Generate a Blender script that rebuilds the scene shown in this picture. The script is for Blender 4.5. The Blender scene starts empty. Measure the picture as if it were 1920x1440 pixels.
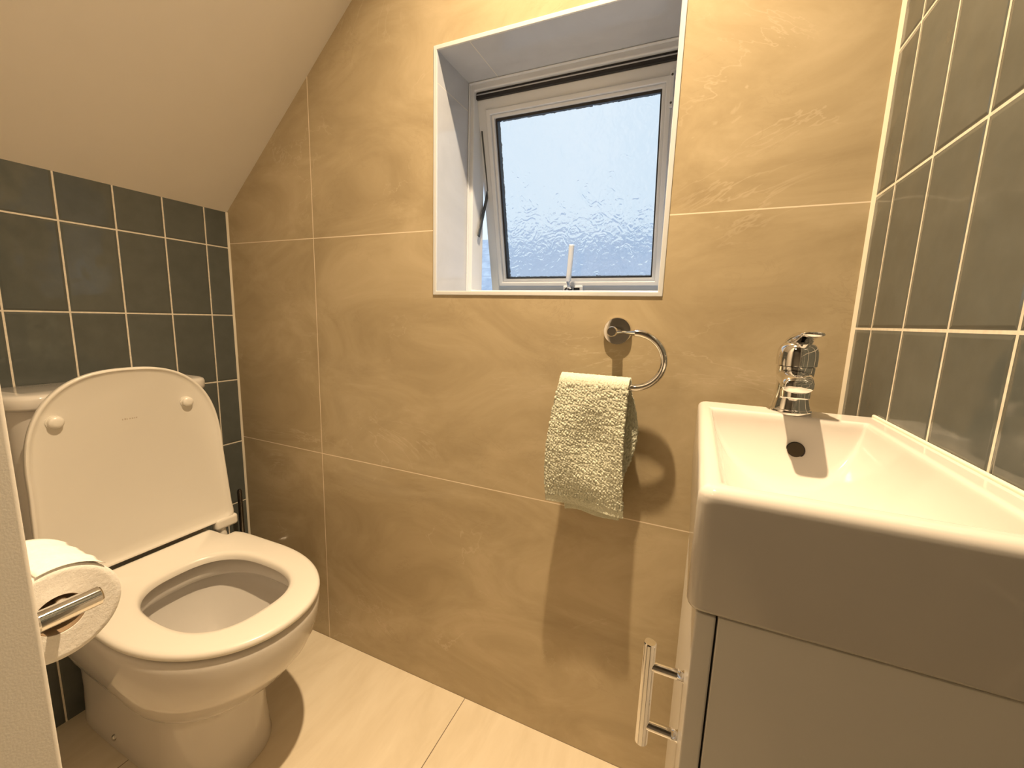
import bpy, bmesh, math, random
from mathutils import Vector, Matrix, noise

SC = bpy.context.scene
COL = SC.collection
PI = math.pi
random.seed(4)

# ------------------------------------------------------------------ view
SC.view_settings.view_transform = 'Standard'
SC.view_settings.look = 'None'
SC.view_settings.exposure = 0.0
SC.view_settings.gamma = 1.0
SC.view_settings.use_curve_mapping = False

# ------------------------------------------------------------------ node helpers
class NT:
    def __init__(self, name):
        self.m = bpy.data.materials.new(name)
        self.m.use_nodes = True
        self.t = self.m.node_tree
        self.b = self.t.nodes['Principled BSDF']
    def n(self, typ, **kw):
        nd = self.t.nodes.new(typ)
        for k, v in kw.items():
            setattr(nd, k, v)
        return nd
    def link(self, a, b):
        self.t.links.new(a, b)
    def math(self, op, a, b=None, c=None):
        nd = self.n('ShaderNodeMath', operation=op)
        for i, v in enumerate((a, b, c)):
            if v is None: continue
            if isinstance(v, (int, float)): nd.inputs[i].default_value = v
            else: self.link(v, nd.inputs[i])
        return nd.outputs[0]
    def pos(self):
        g = self.n('ShaderNodeNewGeometry')
        s = self.n('ShaderNodeSeparateXYZ')
        self.link(g.outputs['Position'], s.inputs[0])
        return g.outputs['Position'], s.outputs
    def noise(self, vec, scale, detail=4, rough=.55, dist=0.):
        nd = self.n('ShaderNodeTexNoise')
        nd.inputs['Scale'].default_value = scale
        nd.inputs['Detail'].default_value = detail
        nd.inputs['Roughness'].default_value = rough
        nd.inputs['Distortion'].default_value = dist
        if vec is not None: self.link(vec, nd.inputs['Vector'])
        return nd.outputs['Fac']
    def ramp(self, fac, stops):
        nd = self.n('ShaderNodeValToRGB')
        e = nd.color_ramp.elements
        while len(e) < len(stops): e.new(.5)
        for i, (p, c) in enumerate(stops):
            e[i].position = p
            e[i].color = (*c, 1) if len(c) == 3 else c
        self.link(fac, nd.inputs[0])
        return nd.outputs[0]
    def mix(self, fac, a, b):
        nd = self.n('ShaderNodeMix', data_type='RGBA')
        if isinstance(fac, (int, float)): nd.inputs[0].default_value = fac
        else: self.link(fac, nd.inputs[0])
        for i, v in ((6, a), (7, b)):
            if isinstance(v, tuple): nd.inputs[i].default_value = (*v, 1)
            else: self.link(v, nd.inputs[i])
        return nd.outputs[2]
    def bump(self, h, strength, dist, prev=None):
        nd = self.n('ShaderNodeBump')
        nd.inputs['Strength'].default_value = strength
        nd.inputs['Distance'].default_value = dist
        self.link(h, nd.inputs['Height'])
        if prev is not None: self.link(prev, nd.inputs['Normal'])
        return nd.outputs[0]
    def set(self, **kw):
        for k, v in kw.items():
            k = k.replace('_', ' ')
            if isinstance(v, (int, float)): self.b.inputs[k].default_value = v
            elif isinstance(v, tuple): self.b.inputs[k].default_value = (*v, 1)
            else: self.link(v, self.b.inputs[k])
        return self.m

def plain(name, col, rough=.4, metal=0., var=.04, spec=.5, bump=0., bscale=300.):
    k = NT(name)
    p, _ = k.pos()
    f = k.noise(p, 14, 3)
    a = tuple(c * (1 - var) for c in col); b = tuple(min(1, c * (1 + var)) for c in col)
    k.set(Base_Color=k.mix(f, a, b), Roughness=rough, Metallic=metal)
    k.b.inputs['Specular IOR Level'].default_value = spec
    if bump:
        k.set(Normal=k.bump(k.noise(p, bscale, 3), bump, .002))
    return k.m

def line_mask(k, coord, origin, pitch, half):
    """1 on a joint of a repeating grid, 0 on the tile"""
    a = k.math('SUBTRACT', coord, origin)
    w = k.math('PINGPONG', a, pitch / 2)          # 0 on the joint
    return k.math('LESS_THAN', w, half), w

def soft(k, w, lo, hi):
    nd = k.n('ShaderNodeMapRange', interpolation_type='SMOOTHSTEP')
    nd.inputs[1].default_value = lo; nd.inputs[2].default_value = hi
    k.link(w, nd.inputs[0])
    return nd.outputs[0]

def small_tile(name, ax_off, z0, half=.0017, tilecol=((.084, .092, .086), (.118, .128, .120))):
    """glossy hand-made looking 100 x 200 slate-green tiles: joints along y at ax_off + n*0.1, along z at z0 + n*0.2"""
    k = NT(name)
    p, s = k.pos()
    my, wy = line_mask(k, s[1], ax_off, .1023, half)
    mz, wz = line_mask(k, s[2], z0, .2005, half)
    m = k.math('MAXIMUM', my, mz)
    w = k.math('MINIMUM', wy, wz)
    # a value per tile
    iy = k.math('FLOOR', k.math('DIVIDE', k.math('SUBTRACT', s[1], ax_off), .1023))
    iz = k.math('FLOOR', k.math('DIVIDE', k.math('SUBTRACT', s[2], z0), .2005))
    cmb = k.n('ShaderNodeCombineXYZ'); k.link(iy, cmb.inputs[0]); k.link(iz, cmb.inputs[1])
    wn = k.n('ShaderNodeTexWhiteNoise'); k.link(cmb.outputs[0], wn.inputs[0])
    f1 = k.noise(p, 22, 4, .6)
    f = k.math('MULTIPLY_ADD', wn.outputs[0], .35, k.math('MULTIPLY', f1, .75))
    tc = k.ramp(f, [(.2, tilecol[0]), (.85, tilecol[1])])
    grout = k.ramp(k.noise(p, 120, 3), [(.3, (.66, .60, .50)), (.7, (.80, .74, .63))])
    k.set(Base_Color=k.mix(m, tc, grout))
    k.set(Roughness=k.math('MULTIPLY_ADD', m, .65, .10))
    k.b.inputs['Specular IOR Level'].default_value = .42
    # pillowed edges and a slightly wavy glaze; each tile leans its own way
    edge = soft(k, w, half, .0065)
    n1 = k.bump(edge, .55, .0016)
    vadd = k.n('ShaderNodeVectorMath', operation='ADD'); k.link(p, vadd.inputs[0]); k.link(wn.outputs[1], vadd.inputs[1])
    n2 = k.bump(k.noise(vadd.outputs[0], 9, 2, .5), .5, .010, n1)
    k.set(Normal=n2)
    return k.m

def big_tile():
    k = NT('beige_stone_porcelain')
    p, s = k.pos()
    # joints : one vertical, two horizontal (1200 x 600 tiles)
    ax = k.math('ABSOLUTE', k.math('SUBTRACT', s[0], .352))
    az, wz = line_mask(k, s[2], .5987, .6, .00115)
    mx = k.math('LESS_THAN', ax, .00115)
    m = k.math('MAXIMUM', mx, az)
    mp = k.n('ShaderNodeMapping'); mp.inputs['Scale'].default_value = (1, 1, 1.9)
    mp.inputs['Rotation'].default_value = (0, .35, 0)
    k.link(p, mp.inputs[0])
    f = k.noise(mp.outputs[0], 3.2, 7, .62, 1.1)
    base = k.ramp(f, [(.25, (.360, .288, .180)), (.5, (.452, .370, .240)), (.75, (.545, .455, .310))])
    # pale veins
    v = k.noise(mp.outputs[0], 2.1, 5, .6, 2.2)
    vv = k.math('ABSOLUTE', k.math('SUBTRACT', v, .5))
    vein = k.math('MULTIPLY', k.math('SUBTRACT', 1, soft(k, vv, 0, .012)), soft(k, k.noise(p, 4, 2), .5, .68))
    c = k.mix(k.math('MULTIPLY', vein, .34), base, (.66, .56, .42))
    d = k.noise(mp.outputs[0], 7, 6, .65, 2.5)
    dd = k.math('ABSOLUTE', k.math('SUBTRACT', d, .48))
    dv = k.math('MULTIPLY', k.math('SUBTRACT', 1, soft(k, dd, 0, .03)), soft(k, k.noise(p, 5.3, 2), .5, .7))
    c = k.mix(k.math('MULTIPLY', dv, .22), c, (.30, .235, .15))
    c = k.mix(m, c, (.80, .70, .55))
    k.set(Base_Color=c, Roughness=k.math('MULTIPLY_ADD', m, .4, k.math('MULTIPLY_ADD', f, .14, .11)))
    k.b.inputs['Specular IOR Level'].default_value = .38
    k.set(Normal=k.bump(k.noise(p, 60, 4), .06, .003))
    return k.m

def floor_tile():
    k = NT('pale_travertine_floor_tile')
    p, s = k.pos()
    mx, _ = line_mask(k, s[0], .84, .6, .0010)
    my, _ = line_mask(k, s[1], -.60, .6, .0010)
    m = k.math('MAXIMUM', mx, k.math('MULTIPLY', my, 1.0))
    mp = k.n('ShaderNodeMapping'); mp.inputs['Scale'].default_value = (2.2, .55, 1)
    mp.inputs['Rotation'].default_value = (0, 0, -1.0)
    k.link(p, mp.inputs[0])
    f = k.noise(mp.outputs[0], 7, 6, .6, .5)
    base = k.ramp(f, [(.28, (.63, .545, .405)), (.5, (.70, .615, .475)), (.72, (.76, .68, .54))])
    c = k.mix(m, base, (.17, .13, .09))
    k.set(Base_Color=c, Roughness=.36)
    k.set(Normal=k.bump(f, .08, .003))
    return k.m

M = {}
M['wall_tile'] = big_tile()
M['floor'] = floor_tile()
M['tile_left'] = small_tile('slate_green_gloss_tile', -.0645, .9856)
M['tile_right'] = small_tile('slate_green_gloss_tile_opposite', -.0719, 1.0042)
M['paint'] = plain('off_white_wall_paint', (.86, .82, .76), .75, 0, .02, .3, .06, 700)
M['hall'] = plain('beige_hall_paint', (.27, .25, .22), .8, 0, .02, .3)
M['grout'] = plain('cream_grout', (.76, .70, .58), .8)
M['ceramic'] = plain('white_glazed_ceramic', (.63, .60, .565), .10, 0, .012)
M['plastic'] = plain('white_moulded_plastic', (.74, .71, .655), .28, 0, .012)
M['badge'] = plain('grey_printed_mark', (.52, .45, .38), .5)
M['chrome'] = plain('polished_chrome', (.82, .81, .80), .07, 1.0, .01)
M['steel'] = plain('brushed_steel', (.66, .65, .63), .24, 1.0, .03)
M['dark'] = plain('dark_recess', (.018, .016, .014), .6)
M['rubber'] = plain('black_rubber_gasket', (.014, .014, .018), .5)
M['upvc'] = plain('white_upvc', (.69, .74, .83), .26, 0, .012)
M['reveal'] = None
M['unit'] = plain('white_gloss_unit_board', (.78, .75, .70), .25, 0, .012)
M['card'] = plain('brown_card_tube', (.30, .21, .13), .85)
M['galv'] = plain('dull_stay_metal', (.10, .11, .12), .45, .8)

def reveal_mat():
    k = NT('pale_gloss_reveal_tile')
    p, s = k.pos()
    mz, _ = line_mask(k, s[2], 1.508, .6, .0008)
    mx, _ = line_mask(k, s[0], .826, .6, .0008)
    m = k.math('MAXIMUM', mz, mx)
    f = k.noise(p, 5, 5, .6, 1.2)
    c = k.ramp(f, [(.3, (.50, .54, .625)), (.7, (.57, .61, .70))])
    k.set(Base_Color=k.mix(m, c, (.74, .73, .70)), Roughness=.10)
    return k.m
M['reveal'] = reveal_mat()

def terry():
    k = NT('sage_terry_cloth')
    p, s = k.pos()
    f = k.noise(p, 380, 3, .7)
    c = k.ramp(f, [(.25, (.56, .585, .46)), (.7, (.84, .86, .73))])
    k.set(Base_Color=c, Roughness=.95)
    k.b.inputs['Specular IOR Level'].default_value = .1
    k.b.inputs['Sheen Weight'].default_value = .25
    k.set(Normal=k.bump(f, .7, .003))
    return k.m
M['terry'] = terry()

def tissue():
    k = NT('white_tissue_paper')
    p, s = k.pos()
    f = k.noise(p, 180, 3, .7)
    c = k.ramp(f, [(.3, (.82, .79, .75)), (.7, (.88, .86, .82))])
    k.set(Base_Color=c, Roughness=.95)
    k.b.inputs['Specular IOR Level'].default_value = .1
    k.set(Normal=k.bump(f, .35, .002))
    return k.m
M['tissue'] = tissue()

def obscure_glass():
    k = NT('leaf_patterned_obscure_glass')
    p, s = k.pos()
    n1 = k.noise(p, 11, 2, .5, 2.5)
    vor = k.n('ShaderNodeTexVoronoi', feature='SMOOTH_F1')
    vor.inputs['Scale'].default_value = 22
    w = k.n('ShaderNodeVectorMath', operation='MULTIPLY_ADD')
    nn = k.n('ShaderNodeTexNoise'); nn.inputs['Scale'].default_value = 24; nn.inputs['Detail'].default_value = 2
    k.link(p, nn.inputs['Vector'])
    k.link(nn.outputs['Color'], w.inputs[0]); w.inputs[1].default_value = (.09, .09, .09); k.link(p, w.inputs[2])
    k.link(w.outputs[0], vor.inputs['Vector'])
    wave = k.math('SINE', k.math('MULTIPLY', vor.outputs['Distance'], 26.))
    h = k.math('MULTIPLY_ADD', wave, .5, k.math('MULTIPLY_ADD', n1, 1.6, k.math('MULTIPLY', k.noise(p, 75, 2, .5, 3.), .8)))
    k.set(Base_Color=(.80, .82, .84), Roughness=.0)
    k.b.inputs['Transmission Weight'].default_value = 1.
    k.b.inputs['IOR'].default_value = 1.45
    k.set(Normal=k.bump(h, .42, .0012))
    return k.m
M['glass'] = obscure_glass()

# ------------------------------------------------------------------ mesh helpers
def obj(name, verts, faces, mat, parent=None, smooth=False, bevel=0., seg=3, mats=None, fmat=None, angle=35):
    me = bpy.data.meshes.new(name)
    me.from_pydata([tuple(v) for v in verts], [], [tuple(f) for f in faces])
    me.update()
    bm = bmesh.new(); bm.from_mesh(me)
    bmesh.ops.recalc_face_normals(bm, faces=bm.faces)
    bm.to_mesh(me); bm.free()
    for m in (mats or [mat]): me.materials.append(m)
    if fmat:
        for i, pgn in enumerate(me.polygons): pgn.material_index = fmat(i)
    if smooth:
        for pgn in me.polygons: pgn.use_smooth = True
        if angle and angle < 180:
            me.set_sharp_from_angle(angle=math.radians(angle))
    o = bpy.data.objects.new(name, me)
    COL.objects.link(o)
    if parent is not None: o.parent = parent
    if bevel:
        b = o.modifiers.new('Bevel', 'BEVEL'); b.width = bevel; b.segments = seg
        b.limit_method = 'ANGLE'; b.angle_limit = math.radians(40)
        for pgn in me.polygons: pgn.use_smooth = True
        wn = o.modifiers.new('WN', 'WEIGHTED_NORMAL'); wn.keep_sharp = True
    return o

def join(*parts):
    V, F = [], []
    for v, f in parts:
        b = len(V); V += list(v); F += [tuple(i + b for i in q) for q in f]
    return V, F

def box(x0, x1, y0, y1, z0, z1):
    v = [(x, y, z) for z in (z0, z1) for y in (y0, y1) for x in (x0, x1)]
    f = [(0, 1, 3, 2), (4, 6, 7, 5), (0, 4, 5, 1), (2, 3, 7, 6), (0, 2, 6, 4), (1, 5, 7, 3)]
    return v, f

def loft(rings, cap0=True, cap1=True, closed=True):
    V, F = [], []
    n = len(rings[0])
    for r in rings: V += [tuple(p) for p in r]
    for i in range(len(rings) - 1):
        for j in range(n if closed else n - 1):
            a = i * n + j; b = i * n + (j + 1) % n
            F.append((a, b, b + n, a + n))
    if cap0: F.append(tuple(range(n - 1, -1, -1)))
    if cap1: F.append(tuple(range((len(rings) - 1) * n, len(rings) * n)))
    return V, F

def frame_of(d):
    d = Vector(d).normalized()
    a = Vector((0, 0, 1)) if abs(d.z) < .9 else Vector((1, 0, 0))
    u = d.cross(a).normalized(); w = u.cross(d).normalized()
    return d, u, w

def tube(pts, r, n=20, caps=True):
    pts = [Vector(p) for p in pts]
    rings = []
    u = None
    for i, p in enumerate(pts):
        if i == 0: d = pts[1] - p
        elif i == len(pts) - 1: d = p - pts[i - 1]
        else: d = (pts[i + 1] - p).normalized() + (p - pts[i - 1]).normalized()
        d.normalize()
        if u is None: _, u, w = frame_of(d)
        else:
            u = (u - d * u.dot(d)).normalized(); w = d.cross(u)
        rr = r[i] if isinstance(r, (list, tuple)) else r
        rings.append([p + (u * math.cos(t) + w * math.sin(t)) * rr for t in [2 * PI * k / n for k in range(n)]])
    return loft(rings, caps, caps)

def lathe(origin, axis, prof, n=40, cap0=True, cap1=True):
    """prof: list of (distance along axis, radius)"""
    o = Vector(origin); d, u, w = frame_of(axis)
    rings = [[o + d * h + (u * math.cos(t) + w * math.sin(t)) * r for t in [2 * PI * k / n for k in range(n)]] for h, r in prof]
    return loft(rings, cap0, cap1)

def tag(o, label=None, cat=None, group=None, kind=None):
    if label: o['label'] = label
    if cat: o['category'] = cat
    if group: o['group'] = group
    if kind: o['kind'] = kind
    return o

def thing(name, loc, label, cat):
    o = bpy.data.objects.new(name, None); COL.objects.link(o)
    o.location = loc; o.empty_display_size = .05
    tag(o, label, cat)
    return o

def put(name, vf, mat, parent=None, **kw):
    """world-space geometry, parented without moving"""
    o = obj(name, vf[0], vf[1], mat, None, **kw)
    if parent is not None:
        o.parent = parent
        off = Vector((0, 0, 0)); q = parent
        while q is not None:
            off += q.location; q = q.parent
        o.location = -off
    return o

def struct(o, label=None, cat=None):
    tag(o, label, cat, kind='structure'); return o

# ------------------------------------------------------------------ the room
W = 1.5477          # right wall
YN = -.74           # inner face of the door wall
XE = .934           # door jamb
YH = -1.95          # far end of the hall
SL = .862           # slope of the ceiling
Z0 = 1.289
ZC = 2.22
XS = (ZC - Z0) / SL

# window opening (outer edge of the metal trim)
wx0, wx1, wz0, wz1 = .737, 1.250, 1.053, 1.581
tw = .009

def back_wall():
    y0, y1 = 0., .16
    X0, X1, ZA, ZB = -.12, W + .12, -.1, ZC + .1
    V, F = [], []
    hx1b = wx1 + .035
    f_in = [(wx0, y0, wz0), (wx1, y0, wz0), (wx1, y0, wz1), (wx0, y0, wz1)]
    b_in = [(wx0, y1, wz0), (hx1b, y1, wz0), (hx1b, y1, wz1), (wx0, y1, wz1)]
    f_out = [(X0, y0, ZA), (X1, y0, ZA), (X1, y0, ZB), (X0, y0, ZB)]
    b_out = [(X0, y1, ZA), (X1, y1, ZA), (X1, y1, ZB), (X0, y1, ZB)]
    V = f_in + b_in + f_out + b_out
    for i in range(4):
        j = (i + 1) % 4
        F += [(i, j, 8 + j, 8 + i), (4 + i, 12 + i, 12 + j, 4 + j), (i, 4 + i, 4 + j, j), (8 + i, 8 + j, 12 + j, 12 + i)]
    return V, F
struct(put('wall_back', back_wall(), M['wall_tile']), 'beige stone effect tiled wall with the window in it', 'wall')
struct(put('wall_left', box(-.12, 0, YH, 0, -.1, ZC + .1), M['tile_left']), 'slate green tiled wall behind the toilet cistern', 'wall')
struct(put('wall_right', box(W, W + .12, YH, 0, -.1, ZC + .1), M['tile_right']), 'slate green tiled wall beside the washbasin', 'wall')
struct(put('floor', box(-.12, W + .12, YH - .12, 0, -.1, 0), M['floor']), 'pale beige stone effect tiled floor', 'floor')
# sloping plasterboard under the stairs, then a flat piece
sl = [(0, Z0), (XS, ZC), (W, ZC), (W, ZC + .1), (-.0, ZC + .1)]
V = [(x, 0, z) for x, z in sl] + [(x, YN, z) for x, z in sl]
n5 = 5
F = [(0, 1, 2, 3, 4), (9, 8, 7, 6, 5)] + [(i, (i + 1) % 5, 5 + (i + 1) % 5, 5 + i) for i in range(5)]
struct(put('ceiling', (V, F), M['paint']), 'off white sloping plaster ceiling', 'ceiling')
struct(put('wall_front', box(0, XE, YN - .12, YN, 0, ZC + .1), M['paint'], bevel=.003), 'off white painted wall end at the left edge of the photo', 'wall')
struct(put('wall_above', box(XE, W, YN - .12, YN, 2.05, ZC + .1), M['paint']), 'off white painted wall above the doorway', 'wall')
struct(put('wall_rear', box(0, W, YH - .12, YH, 0, ZC + .1), M['hall']), 'beige painted hall wall opposite the doorway', 'wall')
struct(put('ceiling_rear', box(0, W, YH, YN - .12, ZC, ZC + .1), M['hall']), 'beige painted hall ceiling', 'ceiling')
struct(put('trim_3', box(0, .012, YH, YN - .12, 0, ZC), M['hall']), 'beige painted lining on the hall side wall', 'trim')
struct(put('trim_4', box(W - .012, W, YH, YN - .12, 0, ZC), M['hall']), 'beige painted lining on the right hall wall', 'trim')

# cream sealant lines in the two upright corners
def bead(x, s, z0, z1):
    c = .0045
    v = [(x, 0, z0), (x + s * c, 0, z0), (x, -c, z0), (x, 0, z1), (x + s * c, 0, z1), (x, -c, z1)]
    return v, [(0, 2, 1), (3, 4, 5), (0, 1, 4, 3), (1, 2, 5, 4), (2, 0, 3, 5)]
struct(put('trim_1', bead(0, 1, 0, Z0), M['grout']), 'cream sealant line in the corner behind the toilet', 'trim')
struct(put('trim_2', bead(W, -1, 0, ZC), M['grout']), 'cream sealant line in the corner beside the washbasin', 'trim')

# ------------------------------------------------------------------ window
YF = .14            # face of the window frame
ix0, ix1, iz0, iz1 = wx0 + tw, wx1 - tw, wz0 + tw, wz1 - tw
bx1 = 1.272         # the right reveal splays outwards
win = thing('window_1', (1.0, 0, wz0), 'white top hung window pushed open above the towel ring', 'window')
win['kind'] = 'structure'

def ring4(fa, fb, ba, bb):
    V = fa + fb + ba + bb; F = []
    for i in range(4):
        j = (i + 1) % 4
        F += [(i, j, 4 + j, 4 + i), (8 + i, 12 + i, 12 + j, 8 + j), (i, 8 + i, 8 + j, j), (4 + i, 4 + j, 12 + j, 12 + i)]
    return V, F
def rect(x0, x1, y, z0, z1): return [(x0, y, z0), (x1, y, z0), (x1, y, z1), (x0, y, z1)]
put('reveal_lining', ring4(rect(ix0, ix1, .001, iz0, iz1), rect(wx0 + .001, wx1 - .001, .001, wz0 + .001, wz1 - .001),
                   rect(ix0, bx1, .155, iz0, iz1), rect(wx0 + .001, bx1 + .009, .155, wz0 + .001, wz1 - .001)), M['reveal'], win)
put('edge_trim', ring4(rect(ix0 - .0005, ix1 + .0005, -.0025, iz0 - .0005, iz1 + .0005), rect(wx0 - .0005, wx1 + .0005, -.0025, wz0 - .0005, wz1 + .0005),
               rect(ix0 - .0005, ix1 + .0005, .012, iz0 - .0005, iz1 + .0005), rect(wx0 - .0005, wx1 + .0005, .012, wz0 - .0005, wz1 + .0005)), plain('sky_tinted_edge_trim', (.78, .82, .88), .16, .25, .01), win, bevel=.0012, seg=2)  # blue-white sky reflection put into the base colour of the chrome trim
# fixed frame
fw = .0135
put('fixed_frame', ring4(rect(ix0 + fw, bx1 - fw, YF, iz0 + .012, iz1 - .017), rect(ix0, bx1, YF, iz0, iz1),
                rect(ix0 + fw, bx1 - fw, .20, iz0 + .012, iz1 - .017), rect(ix0, bx1, .20, iz0, iz1)), M['upvc'], win, bevel=.003)
put('frame_bead', ring4(rect(ix0 + .004, bx1 - .004, YF - .006, iz0 + .004, iz1 - .004), rect(ix0, bx1, YF - .006, iz0, iz1),
                rect(ix0 + .004, bx1 - .004, YF + .004, iz0 + .004, iz1 - .004), rect(ix0, bx1, YF + .004, iz0, iz1)), M['upvc'], win, bevel=.002)
put('head_gasket', box(ix0 + fw, bx1 - fw, .150, .196, 1.5395, 1.5555), M['rubber'], win)
put('hinge_rail', box(ix0 + fw + .002, bx1 - fw - .002, .1475, .1505, 1.5462, 1.5492), M['steel'], win)

# opening sash : local frame (x, outward depth, down) about the top hinge line
TILT = math.radians(14.)
HP = Vector((0, .156, 1.5405))
dn = Vector((0, math.sin(TILT), -math.cos(TILT)))
out = Vector((0, math.cos(TILT), math.sin(TILT)))
def S(x, v, d=0.): return tuple(HP + Vector((x, 0, 0)) + dn * v + out * d)
def srect(x0, x1, d, v0, v1): return [S(x0, v1, d), S(x1, v1, d), S(x1, v0, d), S(x0, v0, d)]
def sring(a, b, d0, d1):     # a=(x0,x1,v0,v1) inner, b outer
    return ring4(srect(a[0], a[1], d0, a[2], a[3]), srect(b[0], b[1], d0, b[2], b[3]),
                 srect(a[0], a[1], d1, a[2], a[3]), srect(b[0], b[1], d1, b[2], b[3]))
def sbox(x0, x1, v0, v1, d0, d1):
    v = [S(x, vv, d) for d in (d0, d1) for vv in (v0, v1) for x in (x0, x1)]
    return v, [(0, 1, 3, 2), (4, 6, 7, 5), (0, 4, 5, 1), (2, 3, 7, 6), (0, 2, 6, 4), (1, 5, 7, 3)]
sx0, sx1, sl_ = .7555, 1.256, .492
gx0, gx1, gv0, gv1 = .8010, 1.2005, .0440, .440
sash = put('sash', sring((gx0 - .016, gx1 + .016, gv0 - .016, gv1 + .016), (sx0, sx1, 0, sl_), 0, .058), M['upvc'], win, bevel=.003)
put('glazing_bead', join(sring((gx0 - .008, gx1 + .008, gv0 - .008, gv1 + .008), (gx0 - .020, gx1 + .020, gv0 - .020, gv1 + .020), -.004, .020),
                         sring((gx0, gx1, gv0, gv1), (gx0 - .0085, gx1 + .0085, gv0 - .0085, gv1 + .0085), .003, .022)), M['upvc'], sash, bevel=.0025)
put('glass_gasket', sring((gx0 + .0045, gx1 - .0035, gv0 + .006, gv1 - .003), (gx0 - .001, gx1 + .001, gv0 - .001, gv1 + .001), .010, .030), M['rubber'], sash)
put('pane', sbox(gx0 + .001, gx1 - .001, gv0 + .001, gv1 - .001, .016, .022), M['glass'], sash)
# handle on the bottom rail: white base, dark pivot, lever swung up against the glass
hx = .992
hd = put('window_handle', join(sbox(hx - .018, hx + .036, .458, .474, -.007, .0)), M['upvc'], sash, bevel=.003)
put('lever', tube([S(hx + .002, .462, -.022), S(hx + .003, .442, -.026), S(hx + .010, .40, -.032), S(hx + .0165, .352, -.036)], [.0075, .0068, .0066, .0070], 16), M['upvc'], hd, smooth=True)
put('pivot', lathe(S(hx, .466, -.030), tuple(out), [(0, .004), (.001, .0075), (.024, .0075)], 20), M['rubber'], hd, smooth=True)
put('pivot_screw', lathe(S(hx, .466, -.032), tuple(out), [(0, .003), (.003, .0042)], 16), M['steel'], hd, smooth=True)
put('lock_plate', sbox(hx + .012, hx + .028, .463, .469, -.0085, -.006), M['rubber'], hd)
# small white keep screwed to the sash stile near the hinge
kp = put('hinge_keep', sbox(1.2165, 1.2250, .018, .085, -.010, .001), M['upvc'], sash, bevel=.002)
for v in (.026, .076):
    put('screw', lathe(S(1.2208, v, -.0115), tuple(out), [(0, .0018), (.002, .0026)], 12), M['galv'], kp)
# friction stay, seen through the gap on the left
def bar(a, b, w, t):
    a = Vector(a); b = Vector(b); d = (b - a).normalized(); x = Vector((1, 0, 0)); s_ = d.cross(x).normalized()
    V = []
    for p in (a, b):
        for i, j in ((-1, -1), (1, -1), (1, 1), (-1, 1)): V.append(tuple(p + x * t * i + s_ * w * j))
    return V, [(0, 1, 2, 3), (7, 6, 5, 4)] + [(i, (i + 1) % 4, 4 + (i + 1) % 4, 4 + i) for i in range(4)]
st = put('friction_stay', join(bar((.766, .175, 1.475), (.768, .212, 1.340), .006, .0015), bar((.766, .212, 1.340), (.765, .165, 1.215), .005, .0015)), M['galv'], win)

# ------------------------------------------------------------------ the neighbouring house outside the window
nb = thing('neighbouring_house', (1.0, 5.0, -2.6), 'pale blue grey house with a slate roof seen blurred through the window glass', 'house')
def roof():
    prof = [(4.6, .55), (4.55, .48), (9.0, .48), (7.2, 2.62)]
    V = [(x, y, z) for x in (-7., 9.) for y, z in prof]
    return V, [(0, 1, 2, 3), (7, 6, 5, 4)] + [(i, (i + 1) % 4, 4 + (i + 1) % 4, 4 + i) for i in range(4)]
k = NT('pale_slate_roof'); p, s = k.pos()
mz, _ = line_mask(k, s[2], 0, .16, .012)
k.set(Base_Color=k.mix(mz, k.ramp(k.noise(p, 4.5, 4), [(.35, (.40, .48, .64)), (.65, (.64, .72, .86))]), (.47, .54, .69)), Roughness=.5)
put('roof', roof(), k.m, nb)
put('house_wall', box(-6.8, 8.8, 4.85, 8.8, -2.6, .48), plain('pale_render', (.62, .66, .72), .8), nb)
gd = put('ground', box(-14, 16, .5, 14, -2.7, -2.6), plain('grey_paving', (.32, .33, .35), .85))
struct(gd, 'grey paving outside the window', 'ground')

# ------------------------------------------------------------------ toilet
TY = -.353
toi = thing('toilet', (.3, TY, 0), 'white close coupled toilet with its lid raised', 'toilet')
def dring(xb, xm, xf, hw, z, nf=2.15, nb_=5., N=112, cy=TY, hwb=None):
    r = []
    for i in range(N):
        t = 2 * PI * i / N
        c, s = math.cos(t), math.sin(t)
        if c >= 0: x = xm + (xf - xm) * abs(c) ** (2 / nf); y = hw * math.copysign(abs(s) ** (2 / nf), s)
        else:
            x = xm - (xm - xb) * abs(c) ** (2 / nb_); y = hw * math.copysign(abs(s) ** (2 / nb_), s)
            if hwb is not None:
                q = (xm - x) / (xm - xb); y *= 1 + (hwb / hw - 1) * q * q
        r.append((x, cy + y, z))
    return r
def sering(cx, cy, a, b, z, n=2.6, N=112):
    r = []
    for i in range(N):
        t = 2 * PI * i / N; c, s = math.cos(t), math.sin(t)
        r.append((cx + a * math.copysign(abs(c) ** (2 / n), c), cy + b * math.copysign(abs(s) ** (2 / n), s), z))
    return r
# pan : pedestal, swelling bowl, rim, then down inside
rings = []
for z, xf, hw, xm, nf in ((0.0, .492, .1055, .36, 2.3), (.004, .4935, .1065, .36, 2.3), (.03, .489, .1035, .36, 2.3), (.09, .484, .101, .36, 2.3), (.15, .484, .102, .36, 2.3), (.186, .490, .106, .36, 2.3), (.194, .500, .112, .365, 2.25),
                       (.200, .516, .121, .37, 2.2), (.206, .528, .1275, .375, 2.2), (.225, .556, .140, .385, 2.2), (.255, .590, .154, .39, 2.15), (.29, .618, .165, .395, 2.15), (.325, .637, .172, .40, 2.15), (.355, .646, .1755, .40, 2.15),
                       (.380, .650, .177, .40, 2.15), (.390, .6495, .1765, .40, 2.15), (.397, .646, .174, .40, 2.15), (.400, .638, .168, .40, 2.15)):
    hb = hw if z < .19 else max(.106, hw * .86)
    rings.append(dring(.004, xm, xf, hw, z, nf, 9., hwb=hb))
cxh = .433
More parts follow.
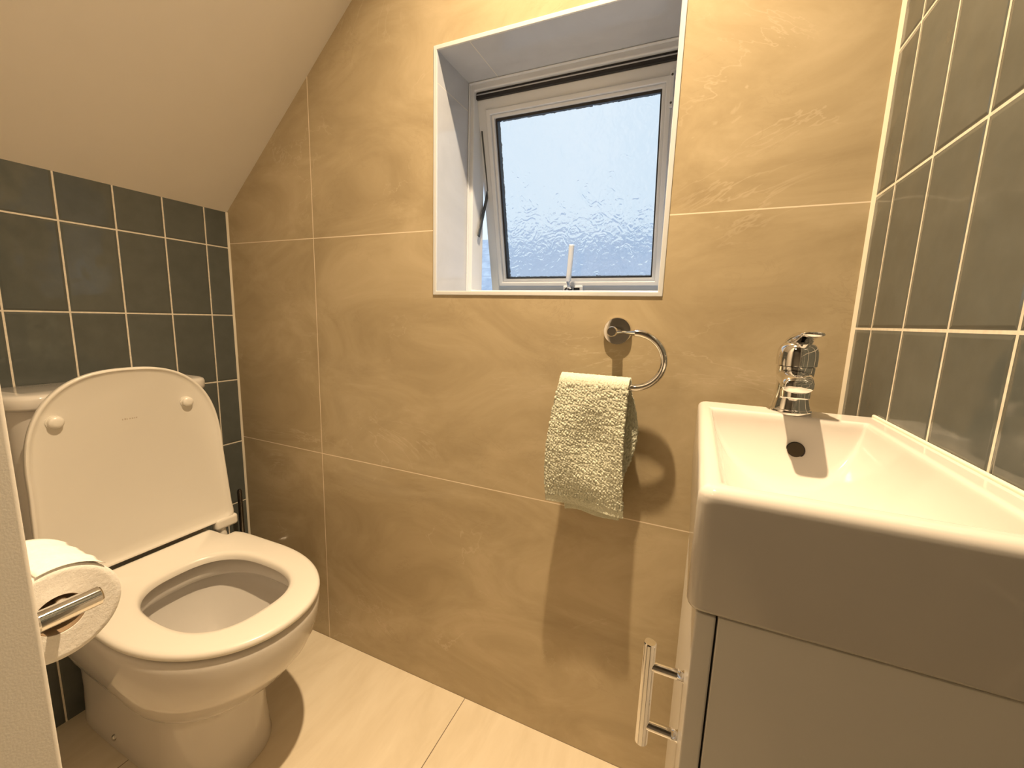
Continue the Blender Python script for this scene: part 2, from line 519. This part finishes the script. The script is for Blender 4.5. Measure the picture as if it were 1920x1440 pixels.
for a, b, z in ((.170, .134, .400), (.162, .127, .399), (.158, .123, .393), (.157, .122, .366), (.160, .125, .359), (.176, .138, .352), (.178, .140, .340),
                (.166, .128, .318), (.142, .106, .285), (.112, .083, .250), (.080, .060, .226), (.052, .040, .216)):
    rings.append(sering(cxh - (0 if z > .33 else (.335 - z) * .35), TY, a, b, z, 2.5))
pan = put('pan', loft(rings, True, True), M['ceramic'], toi, smooth=True, angle=50)
wt = NT('clear_pan_water'); wt.set(Base_Color=(.9, .95, .93), Roughness=.02); wt.b.inputs['Transmission Weight'].default_value = 1.; wt.b.inputs['IOR'].default_value = 1.33
put('pan_water', lathe((cxh - .034, TY, .2165), (0, 0, 1), [(0, .052), (.016, .066)], 40), wt.m, pan)
for s in (-1, 1):
    put('bolt_cap', lathe((.185, TY + s * .1025, .030), (0, s, 0), [(0, .007), (.004, .0065), (.006, .004)], 20), M['steel'], pan, smooth=True)
    # floor sealant is part of the pan edge
# seat : ring with a notched back
def seat_ring(inset, z, N=112):
    r = []
    for (x, y, zz) in dring(.212 + inset, .40, .655 - inset, .1765 - inset, z, 2.15, 9., N, hwb=.171 - inset):
        yy = abs(y - TY)
        if yy > .118 and x < .245:
            q = min(1., (yy - .118) / .018)
            x = max(x, .214 + inset + .020 * q * q * (3 - 2 * q))
        t_ = min(1., max(0., (.292 - x) / .085)); t_ = t_ * t_ * (3 - 2 * t_)
        k_ = min(1., max(0., (.142 - yy) / .03))
        r.append((x, y, z + (.024 * t_ * k_ if z > .408 else 0)))
    return r
sr = [seat_ring(.006, .4045), seat_ring(.001, .4075), seat_ring(0, .412), seat_ring(.0008, .4165), seat_ring(.004, .4195), seat_ring(.010, .4208),
      sering(cxh, TY, .157, .123, .4208, 2.6), sering(cxh, TY, .149, .115, .4195, 2.6), sering(cxh, TY, .144, .110, .414, 2.6), sering(cxh, TY, .143, .109, .4045, 2.6)]
sr.append(sr[0])
put('seat', loft(sr, False, False), M['plastic'], toi, smooth=True, angle=60)
# rubber buffers carrying the seat on the rim
for x, y in ((.30, -.135), (.30, .135), (.55, -.115), (.55, .115)):
    put('seat_buffer', box(x - .012, x + .012, TY + y - .006, TY + y + .006, .3985, .4055), M['plastic'], toi)
# lid, standing upright
LX, LZ0, LZ1 = .2125, .4500, .8705
TYL = -.3575
def lid_ring(inset, x, N=120):
    r = []
    zm = .655
    for i in range(N):
        t = 2 * PI * i / N; c, s = math.cos(t), math.sin(t)
        if c >= 0:
            z = zm + (LZ1 - zm - inset) * abs(c) ** (2 / 2.55); y = (.1750 - inset) * math.copysign(abs(s) ** (2 / 2.55), s)
        else:
            z = zm - (zm - LZ0 - inset) * abs(c) ** (2 / 24); y = (.1750 - inset) * math.copysign(abs(s) ** (2 / 24), s)
            q = (zm - z) / (zm - LZ0); y *= 1 + .075 * q ** 3
        lean = -.0235 * (z - LZ0) / (LZ1 - LZ0)
        r.append((x + lean, TYL + y, z))
    return r
lr = [lid_ring(.012, LX - .017), lid_ring(.004, LX - .015), lid_ring(.0, LX - .010), lid_ring(0, LX - .001), lid_ring(.0012, LX + .0005), lid_ring(.0045, LX + .0005), lid_ring(.0058, LX - .001), lid_ring(.013, LX - .0055)]
lid = put('lid', loft(lr), M['plastic'], toi, smooth=True, angle=50)
for y, z in ((-.4820, .7755), (-.2520, .7775)):
    lean = -.0235 * (z - LZ0) / (LZ1 - LZ0)
    put('lid_buffer', lathe((LX - .006 + lean, y, z), (1, 0, 0), [(0, .0135), (.003, .0135), (.003, .0118), (.010, .0112), (.0125, .0090), (.0135, .005)], 32), M['plastic'], lid, smooth=True)
# worn printed mark on the lid, unreadable: short strokes
mk = []
for i, (dy, h, w_) in enumerate(((0, .0035, .0018), (.0042, .0042, .0030), (.0088, .003, .0012), (.0125, .0032, .0026), (.0170, .0032, .0026), (.0215, .0036, .0014), (.0245, .0034, .0022))):
    y = -.3790 + dy; lean = -.0235 * (.757 - LZ0) / (LZ1 - LZ0); x = LX - .0056 + lean
    mk.append(box(x, x + .0004, y, y + w_, .757, .757 + h * .9))
put('printed_mark', join(*mk), M['badge'], lid)
# hinges
for s in (-1, 1):
    y0, y1 = sorted((TY + s * .130, TY + s * .188))
    put('hinge', box(.194, .2165, y0, y1, .4265, .4565), M['plastic'], toi, bevel=.008, seg=4)
    put('hinge_post', lathe((.200, TY + s * .150, .3985), (0, 0, 1), [(0, .013), (.008, .013), (.03, .009)], 24), M['plastic'], toi, smooth=True)
# cistern
def rrect(x0, x1, y0, y1, z, r, per=10):
    pts = []
    for cx, cy, a0 in ((x1 - r, y1 - r, 0), (x0 + .004, y1 - .004, 90), (x0 + .004, y0 + .004, 180), (x1 - r, y0 + r, 270)):
        rr = r if cx > (x0 + x1) / 2 else .004
        for i in range(per + 1):
            a = math.radians(a0 + 90 * i / per)
            pts.append((cx + rr * math.cos(a), cy + rr * math.sin(a), z))
    return pts
def crect(ins, z, dx=0.): return rrect(.004, .163 - ins + dx, TY - .176 + ins, TY + .176 - ins, z, .05)
put('cistern', loft([crect(.030, .399), crect(.018, .405), crect(.010, .44), crect(.006, .60), crect(.004, .796)]), M['ceramic'], toi, smooth=True, angle=50)
cl = put('cistern_lid', loft([crect(-.000, .797), crect(-.003, .799), crect(-.004, .803), crect(-.004, .818), crect(-.002, .8235), crect(.003, .826), crect(.012, .827)]), M['ceramic'], toi, smooth=True, angle=50)
put('flush_button', lathe((.085, TY, .8265), (0, 0, 1), [(0, .024), (.004, .024), (.006, .022), (.0065, .004)], 40), M['chrome'], cl, smooth=True)

# ------------------------------------------------------------------ toilet brush
br = thing('toilet_brush', (.062, -.062, 0), 'dark metal toilet brush standing in the corner beside the toilet', 'toilet brush')
put('holder', lathe((.062, -.062, .0005), (0, 0, 1), [(0, .043), (.006, .045), (.10, .045), (.235, .045), (.238, .043), (.238, .016)], 40), M['steel'], br, smooth=True)
put('lid_cap', lathe((.062, -.062, .237), (0, 0, 1), [(0, .044), (.006, .044), (.010, .040), (.011, .008)], 40), M['steel'], br, smooth=True)
put('handle', lathe((.062, -.062, .24), (0, 0, 1), [(0, .0068), (.206, .0068), (.211, .0055), (.213, .003)], 24), plain('dark_chrome', (.16, .15, .15), .16, 1., .02), br, smooth=True)

# ------------------------------------------------------------------ toilet roll and its holder
RX, RY, RZ = .750, -.6765, .6905
hl = thing('toilet_roll_holder', (.7765, YN, .7075), 'chrome bar toilet roll holder on the door wall', 'toilet roll holder')
put('arm', tube([(.7765, YN + .001, .7075), (.7765, -.70, .7075), (.7765, -.6560, .7075), (.7765, -.6545, .7075)], [.0098, .0098, .0098, .0085], 28), M['chrome'], hl, smooth=True)
put('roll_bar', tube([(.7765, RY, .7055), (.645, RY, .7055), (.640, RY, .7055)], [.0050, .0050, .004], 24), M['chrome'], hl, smooth=True)
put('wall_rose', lathe((.7765, YN, .7075), (0, 1, 0), [(0, .024), (.006, .024), (.008, .022)], 36), M['chrome'], hl, smooth=True)
ro = thing('toilet_roll', (RX - .05, RY, RZ), 'white toilet roll hanging on the chrome holder', 'toilet roll')
def roll():
    N = 96; R, r = .0495, .0205
    rings = []
    def circ(x, rad, wob=0.):
        pts = []
        for i in range(N):
            t = 2 * PI * i / N
            q = rad * (1 + wob * noise.noise(Vector((math.cos(t) * 2, math.sin(t) * 2, x * 40 + 3))))
            pts.append((x, RY + q * math.cos(t), RZ + q * math.sin(t)))
        return pts
    for x, rad in ((RX, r), (RX + .0005, .028), (RX - .0002, .036), (RX + .0005, .043), (RX, R - .002), (RX - .002, R), (RX - .03, R), (RX - .06, R), (RX - .098, R), (RX - .1, R - .002), (RX - .1, r), (RX - .0, r)):
        rings.append(circ(x, rad, .008 if rad > r else 0))
    V, F = loft(rings, False, False)
    return V, F
put('paper', roll(), M['tissue'], ro, smooth=True, angle=40)
put('card_tube', loft([[(x, RY + q * math.cos(2 * PI * i / 48), RZ + q * math.sin(2 * PI * i / 48)) for i in range(48)] for x, q in ((RX - .001, .0204), (RX - .099, .0204), (RX - .099, .0198), (RX - .001, .0198), (RX - .001, .0204))], False, False), M['card'], ro, smooth=True)
# loose end of the paper, lifted off the roll towards the toilet
def sheet():
    V, F = [], []
    nu, nv = 16, 14
    for i in range(nu + 1):
        u = i / nu
        x = RX + .0006 - .1 * u
        for j in range(nv + 1):
            v = j / nv
            t = math.radians(105 - 62 * v)
            q = .0503 + .0040 * max(0, v - .45) ** 1.3 + .0006 * math.sin(u * 19 + 3 * v)
            V.append((x + .002 * math.sin(14 * u) * v * (1 if i not in (0,) else 0), RY + q * math.cos(t) + .0007 * math.sin(u * 31) * v, RZ + q * math.sin(t)))
    for i in range(nu):
        for j in range(nv):
            a = i * (nv + 1) + j
            F.append((a, a + 1, a + nv + 2, a + nv + 1))
    return V, F
sh = put('loose_sheet', sheet(), M['tissue'], ro, smooth=True, angle=0)
sm = sh.modifiers.new('Solid', 'SOLIDIFY'); sm.thickness = .0005; sm.offset = 1

# ------------------------------------------------------------------ vanity cabinet, basin, tap
BY0, BY1, BX0, BZ = -.137, -.5265, 1.3275, .8865
BX1 = W - .0005
cab = thing('vanity_cabinet', (1.44, -.33, 0), 'white vanity cabinet with a chrome bar handle under the washbasin', 'cabinet')
CY0, CY1 = -.150, -.5215
put('carcass', box(1.3500, W - .001, CY1 - .002, CY0, .10, .7885), M['unit'], cab, bevel=.001, seg=2)
put('plinth', box(1.372, W - .001, CY1 + .006, CY0 - .0, 0, .0995), M['unit'], cab)
door = put('cabinet_door', box(1.3342, 1.3486, CY1 - .002, CY0 - .001, .105, .7872), M['unit'], cab, bevel=.0015, seg=2)
HY, HXB = -.462, 1.3022
hd = put('door_handle', tube([(HXB, HY, .5905), (HXB, HY, .5915), (HXB, HY, .7010), (HXB, HY, .7020)], [.0052, .0060, .0060, .0052], 24), M['chrome'], door, smooth=True)
for z in (.6125, .6775):
    put('handle_post', tube([(1.3345, HY, z), (1.3285, HY, z), (1.3285, HY, z), (HXB + .003, HY, z)], [.0056, .0056, .0047, .0047], 20), M['chrome'], hd, smooth=True)

bas = thing('washbasin', (1.44, -.33, .79), 'small white rectangular washbasin on the cabinet', 'washbasin')
def smin(a, b, k_):
    h = max(k_ - abs(a - b), 0) / k_
    return min(a, b) - h * h * k_ * .25
UX, UR, DEP = 1.4330, .0880, .090
def spos(v, e): return .5 * (v + math.sqrt(v * v + e * e)) - .5 * e * e / (abs(v) + math.sqrt(v * v + e * e)) * 0
def depth(x, y):
    q = abs(x - UX) / UR
    u = DEP * (1 - q ** 2.3) ** .55 if q < .992 else DEP * .1 - (q - .992) * UR * 3.
    t = -.1985 - y
    b = .092 * math.sqrt((t + .0012) / .052) - .0015 if t > 0 else t * 3. + .0125
    t2 = y + .5035
    f = .12 * math.sqrt((t2 + .0012) / .05) - .0015 if t2 > 0 else t2 * 3. + .0171
    d = smin(smin(u, b, .012), f, .015)
    d = min(d, DEP)
    e_ = .006
    w_ = .5 * (d - .006 + math.sqrt((d - .006) ** 2 + e_ * e_))
    return max(0., w_ - .0006)
def brect(ins, z, N=640, r=.011):
    x0, x1, y0, y1 = BX0 + ins, BX1 - ins * .3, BY1 + ins, BY0 - ins
    r = max(.002, r - ins * .6)
    pts = []
    # perimeter walk, evenly spaced, corners rounded
    segs = []
    per = 10
    for cx, cy, a0 in ((x1 - .002, y1 - .002, 0), (x0 + r, y1 - r, 90), (x0 + r, y0 + r, 180), (x1 - .002, y0 + .002, 270)):
        rr = r if cx < (x0 + x1) / 2 else .002
        for i in range(per + 1):
            a = math.radians(a0 + 90 * i / per); segs.append(Vector((cx + rr * math.cos(a), cy + rr * math.sin(a), z)))
    L = [0.]
    for i in range(len(segs)): L.append(L[-1] + (segs[(i + 1) % len(segs)] - segs[i]).length)
    j = 0
    for i in range(N):
        s_ = L[-1] * i / N
        while L[j + 1] < s_: j += 1
        f = (s_ - L[j]) / max(1e-9, L[j + 1] - L[j])
        pts.append(tuple(segs[j].lerp(segs[(j + 1) % len(segs)], f)))
    return pts
rings = [brect(.030, .7895), brect(.004, .7895), brect(.001, .7905), brect(.0, .7930), brect(.0, .874)]
for i in range(1, 7):
    a = PI / 2 * i / 6
    rings.append(brect(.0095 * (1 - math.cos(a)), BZ - .0095 + .0095 * math.sin(a)))
base = brect(.0095, BZ)
cx = (BX0 + BX1) / 2
c0, c1 = BY1 + .10, BY0 - .10
NR = 120
for k_ in range(1, NR + 1):
    s_ = k_ / NR
    r_ = []
    for (x, y, z) in base:
        tx, ty = UX, min(max(y, c0), c1)
        # keep the two ends meeting on the middle segment
        X, Y = x + (tx - x) * s_, y + (ty - y) * s_
        r_.append((X, Y, BZ - depth(X, Y)))
    rings.append(r_)
V, F = loft(rings, True, False)
put('bowl', (V, F), M['ceramic'], bas, smooth=True, angle=180)
# overflow hole: short dark sleeve set in the back slope
oy = -.2125
oz = BZ - depth(1.4475, oy)
on_ = Vector((-.12, -.93, .34)).normalized()
ov = put('overflow_ring', lathe(Vector((1.4475, oy, oz)) - on_ * .004, on_, [(0, .0105), (.0045, .0108), (.0052, .0100), (.005, .0093)], 32), M['dark'], bas, smooth=True)
put('overflow_hole', lathe(Vector((1.4475, oy, oz)) - on_ * .003, on_, [(0, .0093), (.0068, .0093)], 32), plain('bronze_overflow', (.10, .08, .055), .35, .6), bas, smooth=True)
put('waste', lathe((UX + .0, -.36, BZ - DEP + .0005), (0, 0, 1), [(0, .022), (.003, .022), (.004, .018), (.002, .010)], 36), M['chrome'], bas, smooth=True)
# sealant against the wall
put('sealant', box(BX1 - .004, BX1 + .0003, BY1 + .002, BY0 - .002, BZ - .002, BZ + .003), M['grout'], bas, bevel=.0015, seg=2)

tp = thing('basin_tap', (1.4425, -.168, BZ), 'chrome mixer tap with a raised lever on the washbasin', 'tap')
TX, TYY = 1.4425, -.168
put('base_ring', lathe((TX, TYY, BZ + .0002), (0, 0, 1), [(0, .0262), (.003, .0268), (.0055, .0258), (.0065, .024)], 48), M['chrome'], tp, smooth=True)
def body():
    rings = []
    for h, r_, dy in ((0, .0244, 0), (.006, .0226, 0), (.014, .0208, -.001), (.024, .0196, -.0025), (.034, .0194, -.0045), (.042, .0206, -.006), (.050, .0218, -.007), (.0585, .0220, -.0075), (.0592, .0208, -.0075)):
        rings.append([(TX + r_ * math.cos(2 * PI * i / 48), TYY + dy + r_ * math.sin(2 * PI * i / 48), BZ + .006 + h) for i in range(48)])
    return loft(rings)
put('body', body(), M['chrome'], tp, smooth=True)
def spout():
    P = [(0, .0500, .0205, .0120), (-.022, .0500, .0198, .0125), (-.040, .0490, .0188, .0125), (-.056, .0475, .0180, .0120), (-.068, .0462, .0172, .0108), (-.0745, .0452, .0155, .0085), (-.0765, .0450, .0125, .0055)]
    rings = []
    for dy, dz, a, b in P:
        rings.append([(TX + dy * .10 + a * math.copysign(abs(math.cos(2 * PI * i / 48)) ** .8, math.cos(2 * PI * i / 48)), TYY + dy, BZ + dz + b * math.copysign(abs(math.sin(2 * PI * i / 48)) ** .8, math.sin(2 * PI * i / 48))) for i in range(48)])
    return loft(rings)
put('spout', spout(), M['chrome'], tp, smooth=True, angle=60)
put('aerator', lathe((TX - .006, TYY - .054, BZ + .039), (0, -.12, -1), [(0, .0150), (.001, .0160), (.0105, .0160), (.0118, .0150), (.0118, .0120), (.008, .0115)], 40), M['chrome'], tp, smooth=True)
cap = put('lever_cap', lathe((TX, TYY - .0075, BZ + .0658), (0, -.04, 1), [(0, .0212), (.0006, .0236), (.010, .0238), (.019, .0232), (.025, .0212), (.029, .0180), (.0315, .0120)], 48), M['chrome'], tp, smooth=True)
def lever():
    P = [((0, .008, .0880), (.0175, .0090)), ((.0005, -.003, .0970), (.0160, .0085)), ((.0025, -.013, .1035), (.0140, .0070)), ((.0050, -.023, .1068), (.0130, .0052)), ((.0068, -.033, .1082), (.0128, .0040)), ((.0078, -.040, .1086), (.0124, .0036)), ((.0080, -.042, .1086), (.0112, .0022))]
    rings = []
    for (dx, dy, dz), (a, b) in P:
        rings.append([(TX + dx + a * math.cos(2 * PI * i / 28), TYY + dy, BZ + dz + b * math.sin(2 * PI * i / 28)) for i in range(28)])
    return loft(rings)
put('lever', lever(), M['chrome'], cap, smooth=True, angle=60)

# ------------------------------------------------------------------ towel ring and towel
RYW = -.056
tr = thing('towel_ring', (1.1724, 0, .985), 'chrome open towel ring on the beige tiled wall', 'towel ring')
put('backplate', lathe((1.1724, -.0005, .985), (0, -1, 0), [(0, .0272), (.006, .0272), (.0085, .0258), (.009, .02)], 48), M['chrome'], tr, smooth=True)
put('post', lathe((1.1724, -.008, .985), (0, -1, 0), [(0, .0098), (.052, .0098), (.056, .0092), (.0575, .0080), (.0575, .003)], 32), M['chrome'], tr, smooth=True)
pts = [(1.1724, RYW, .984)]
RC = .0505
for i in range(0, 33):
    a = math.radians(90 - 180 * i / 32)
    pts.append((1.2135 + RC * 1.06 * math.cos(a), RYW, .9335 + RC * math.sin(a)))
pts += [(1.17, RYW, .883), (1.09, RYW, .883), (1.085, RYW, .883)]
put('ring', tube(pts, .0066, 20), M['chrome'], tr, smooth=True)

def towel():
    # profile going from the hem at the back, over the bar, to the hem at the front
    path = []
    zt, zb, zf = .8825, .6105, .6380
    nb_, nc, nf = 120, 18, 170
    for i in range(nb_):
        q = i / nb_; path.append((-.036 - .006 * q, zb + (zt - zb) * q, 'b', q))
    for i in range(nc):
        a = PI * i / nc
        path.append((RYW + .0150 * math.cos(a) * 1.0, zt + .0165 * math.sin(a), 'c', i / nc))
    for i in range(nf + 1):
        q = i / nf; path.append((-.0715 - .010 * math.sin(PI * min(1, q * 1.05)) * .9, zt + (zf - zt) * q, 'f', q))
    nx = 150
    V, F = [], []
    for i, (y, z, kind, q) in enumerate(path):
        for j in range(nx + 1):
            u = j / nx
            if kind == 'f':
                xl = 1.0785 - .016 * math.sin(PI * min(1, q * .75)) - .002 * q; xr = 1.2105 + .009 * q - .004 * math.sin(PI * q)
            elif kind == 'c':
                xl, xr = 1.080 - .0015 * q, 1.2125 - .002 * q
            else:
                xl = 1.082 - .010 * math.sin(PI * q) + .012 * (1 - q); xr = 1.2095 + .020 * max(0, math.sin(PI * (q - .35) / .65)) if q > .35 else 1.206 + .01 * q
            x = xl + (xr - xl) * u
            yy = y
            if kind == 'f':
                yy += -.006 * math.sin(u * PI * 1.0 + .4) * q + .005 * math.sin(u * 7 + 1.5 + 3 * q) * q + .010 * math.exp(-((u - .55) / .22) ** 2 - ((q - .42) / .2) ** 2) - .004 * math.exp(-((u - .6) / .25) ** 2 - ((q - .8) / .12) ** 2)
            elif kind == 'b':
                yy += .004 * math.sin(u * 8 + 2 * q) * (1 - q)
            zz = z + (.004 * (1 - u) * 0 - .0045 * (u - .5) * (q if kind == 'f' else 0) + .003 * math.sin(u * 5) * (q if kind == 'f' else (1 - q if kind == 'b' else 0)))
            # terry texture in rows, none on the flat woven hem
            hem = (kind == 'f' and q > .945) or (kind == 'b' and q < .05)
            amp = .0003 if hem else .0030
            nv = noise.noise(Vector((x * 330, (z + y) * 330, i * .004))) * .6 + .45 * math.sin(x * 900 + z * 500 + 1.6 * math.sin(z * 380)) * math.sin(z * 900 - x * 300)
            yy -= amp * nv * (1 if kind == 'f' else -1 if kind == 'b' else .3)
            if kind == 'c': zz += .0008 * nv
            if hem and kind == 'f': yy += .0012
            V.append((x, yy, zz))
    for i in range(len(path) - 1):
        for j in range(nx):
            a = i * (nx + 1) + j
            F.append((a, a + 1, a + nx + 2, a + nx + 1))
    return V, F
to = put('hand_towel', towel(), M['terry'], None, smooth=True, angle=0)
sm = to.modifiers.new('Solid', 'SOLIDIFY'); sm.thickness = .0055; sm.offset = 0.
tag(to, 'pale sage green terry hand towel folded over the chrome ring', 'towel')

# ------------------------------------------------------------------ ceiling lamp
LPX, LPY = 1.105, -.37
dl = thing('ceiling_downlight', (LPX, LPY, ZC), 'white ringed round downlight recessed in the ceiling', 'ceiling light')
put('lamp_bezel', lathe((LPX, LPY, ZC), (0, 0, -1), [(0, .036), (0, .044), (.004, .043), (.006, .038), (.003, .036)], 40, False, False), M['upvc'], dl, smooth=True)
em = NT('lit_lamp_glass'); em.set(Base_Color=(1, .95, .9)); em.b.inputs['Emission Color'].default_value = (1, .76, .46, 1); em.b.inputs['Emission Strength'].default_value = 20.
put('lamp_glass', lathe((LPX, LPY, ZC - .0005), (0, 0, -1), [(0, .035), (.001, .035)], 32), em.m, dl)
LAMP = (1.0, .735, .445)
def area(name, loc, size, energy, col, aim=(0, 0, -1)):
    d = bpy.data.lights.new(name, 'AREA'); d.shape = 'DISK'; d.size = size; d.energy = energy; d.color = col; d.spread = math.radians(112)
    o = bpy.data.objects.new(name, d); COL.objects.link(o); o.location = loc
    o.rotation_euler = Vector(aim).to_track_quat('-Z', 'Y').to_euler()
    return o
area('downlight_lamp', (LPX, LPY, ZC - .008), .036, 19.6, LAMP)
hl2 = thing('hall_fill_light', (.80, -1.40, ZC), 'added fill light with a white ring in the hall ceiling, unseen behind the doorway', 'ceiling light')  # unseen fitting added, bezel and glass included, to brighten the basin front
put('lamp_bezel', lathe((.80, -1.40, ZC), (0, 0, -1), [(0, .036), (0, .044), (.004, .043), (.006, .038), (.003, .036)], 40, False, False), M['upvc'], hl2, smooth=True)
put('lamp_glass', lathe((.80, -1.40, ZC - .0005), (0, 0, -1), [(0, .035), (.001, .035)], 32), em.m, hl2)
area('hall_fill_lamp', (.80, -1.40, ZC - .008), .066, 2.4, LAMP)  # weak warm fill added behind the camera
# ------------------------------------------------------------------ overcast sky
w = bpy.data.worlds.new('World'); SC.world = w; w.use_nodes = True
nt = w.node_tree
bg = nt.nodes['Background']
tc = nt.nodes.new('ShaderNodeTexCoord'); sp = nt.nodes.new('ShaderNodeSeparateXYZ'); rp = nt.nodes.new('ShaderNodeValToRGB')
nt.links.new(tc.outputs['Generated'], sp.inputs[0]); nt.links.new(sp.outputs[2], rp.inputs[0]); nt.links.new(rp.outputs[0], bg.inputs[0])
e = rp.color_ramp.elements
e[0].position = 0.; e[0].color = (.70, .83, .94, 1)
e[1].position = 1.; e[1].color = (.80, .92, 1.0, 1)
m_ = e.new(.35); m_.color = (.72, .85, .96, 1)
bg.inputs[1].default_value = 1.25

# ------------------------------------------------------------------ camera
cam = bpy.data.cameras.new('Camera'); co = bpy.data.objects.new('Camera', cam); COL.objects.link(co)
yaw, pitch, roll_ = .4127, -.1559, .0319
d = Vector((-math.sin(yaw) * math.cos(pitch), math.cos(yaw) * math.cos(pitch), math.sin(pitch)))
r = Vector((math.cos(yaw), math.sin(yaw), 0)); u = r.cross(d)
r2 = r * math.cos(roll_) + u * math.sin(roll_); u2 = -r * math.sin(roll_) + u * math.cos(roll_)
mt = Matrix.Identity(4)
for i in range(3):
    mt[i][0] = r2[i]; mt[i][1] = u2[i]; mt[i][2] = -d[i]
mt[0][3], mt[1][3], mt[2][3] = 1.3161, -.8423, 1.0025
co.matrix_world = mt
cam.sensor_width = 36; cam.sensor_fit = 'HORIZONTAL'
cam.lens = 777.93 / 1920 * 36
cam.clip_start = .01; cam.clip_end = 100
SC.camera = co
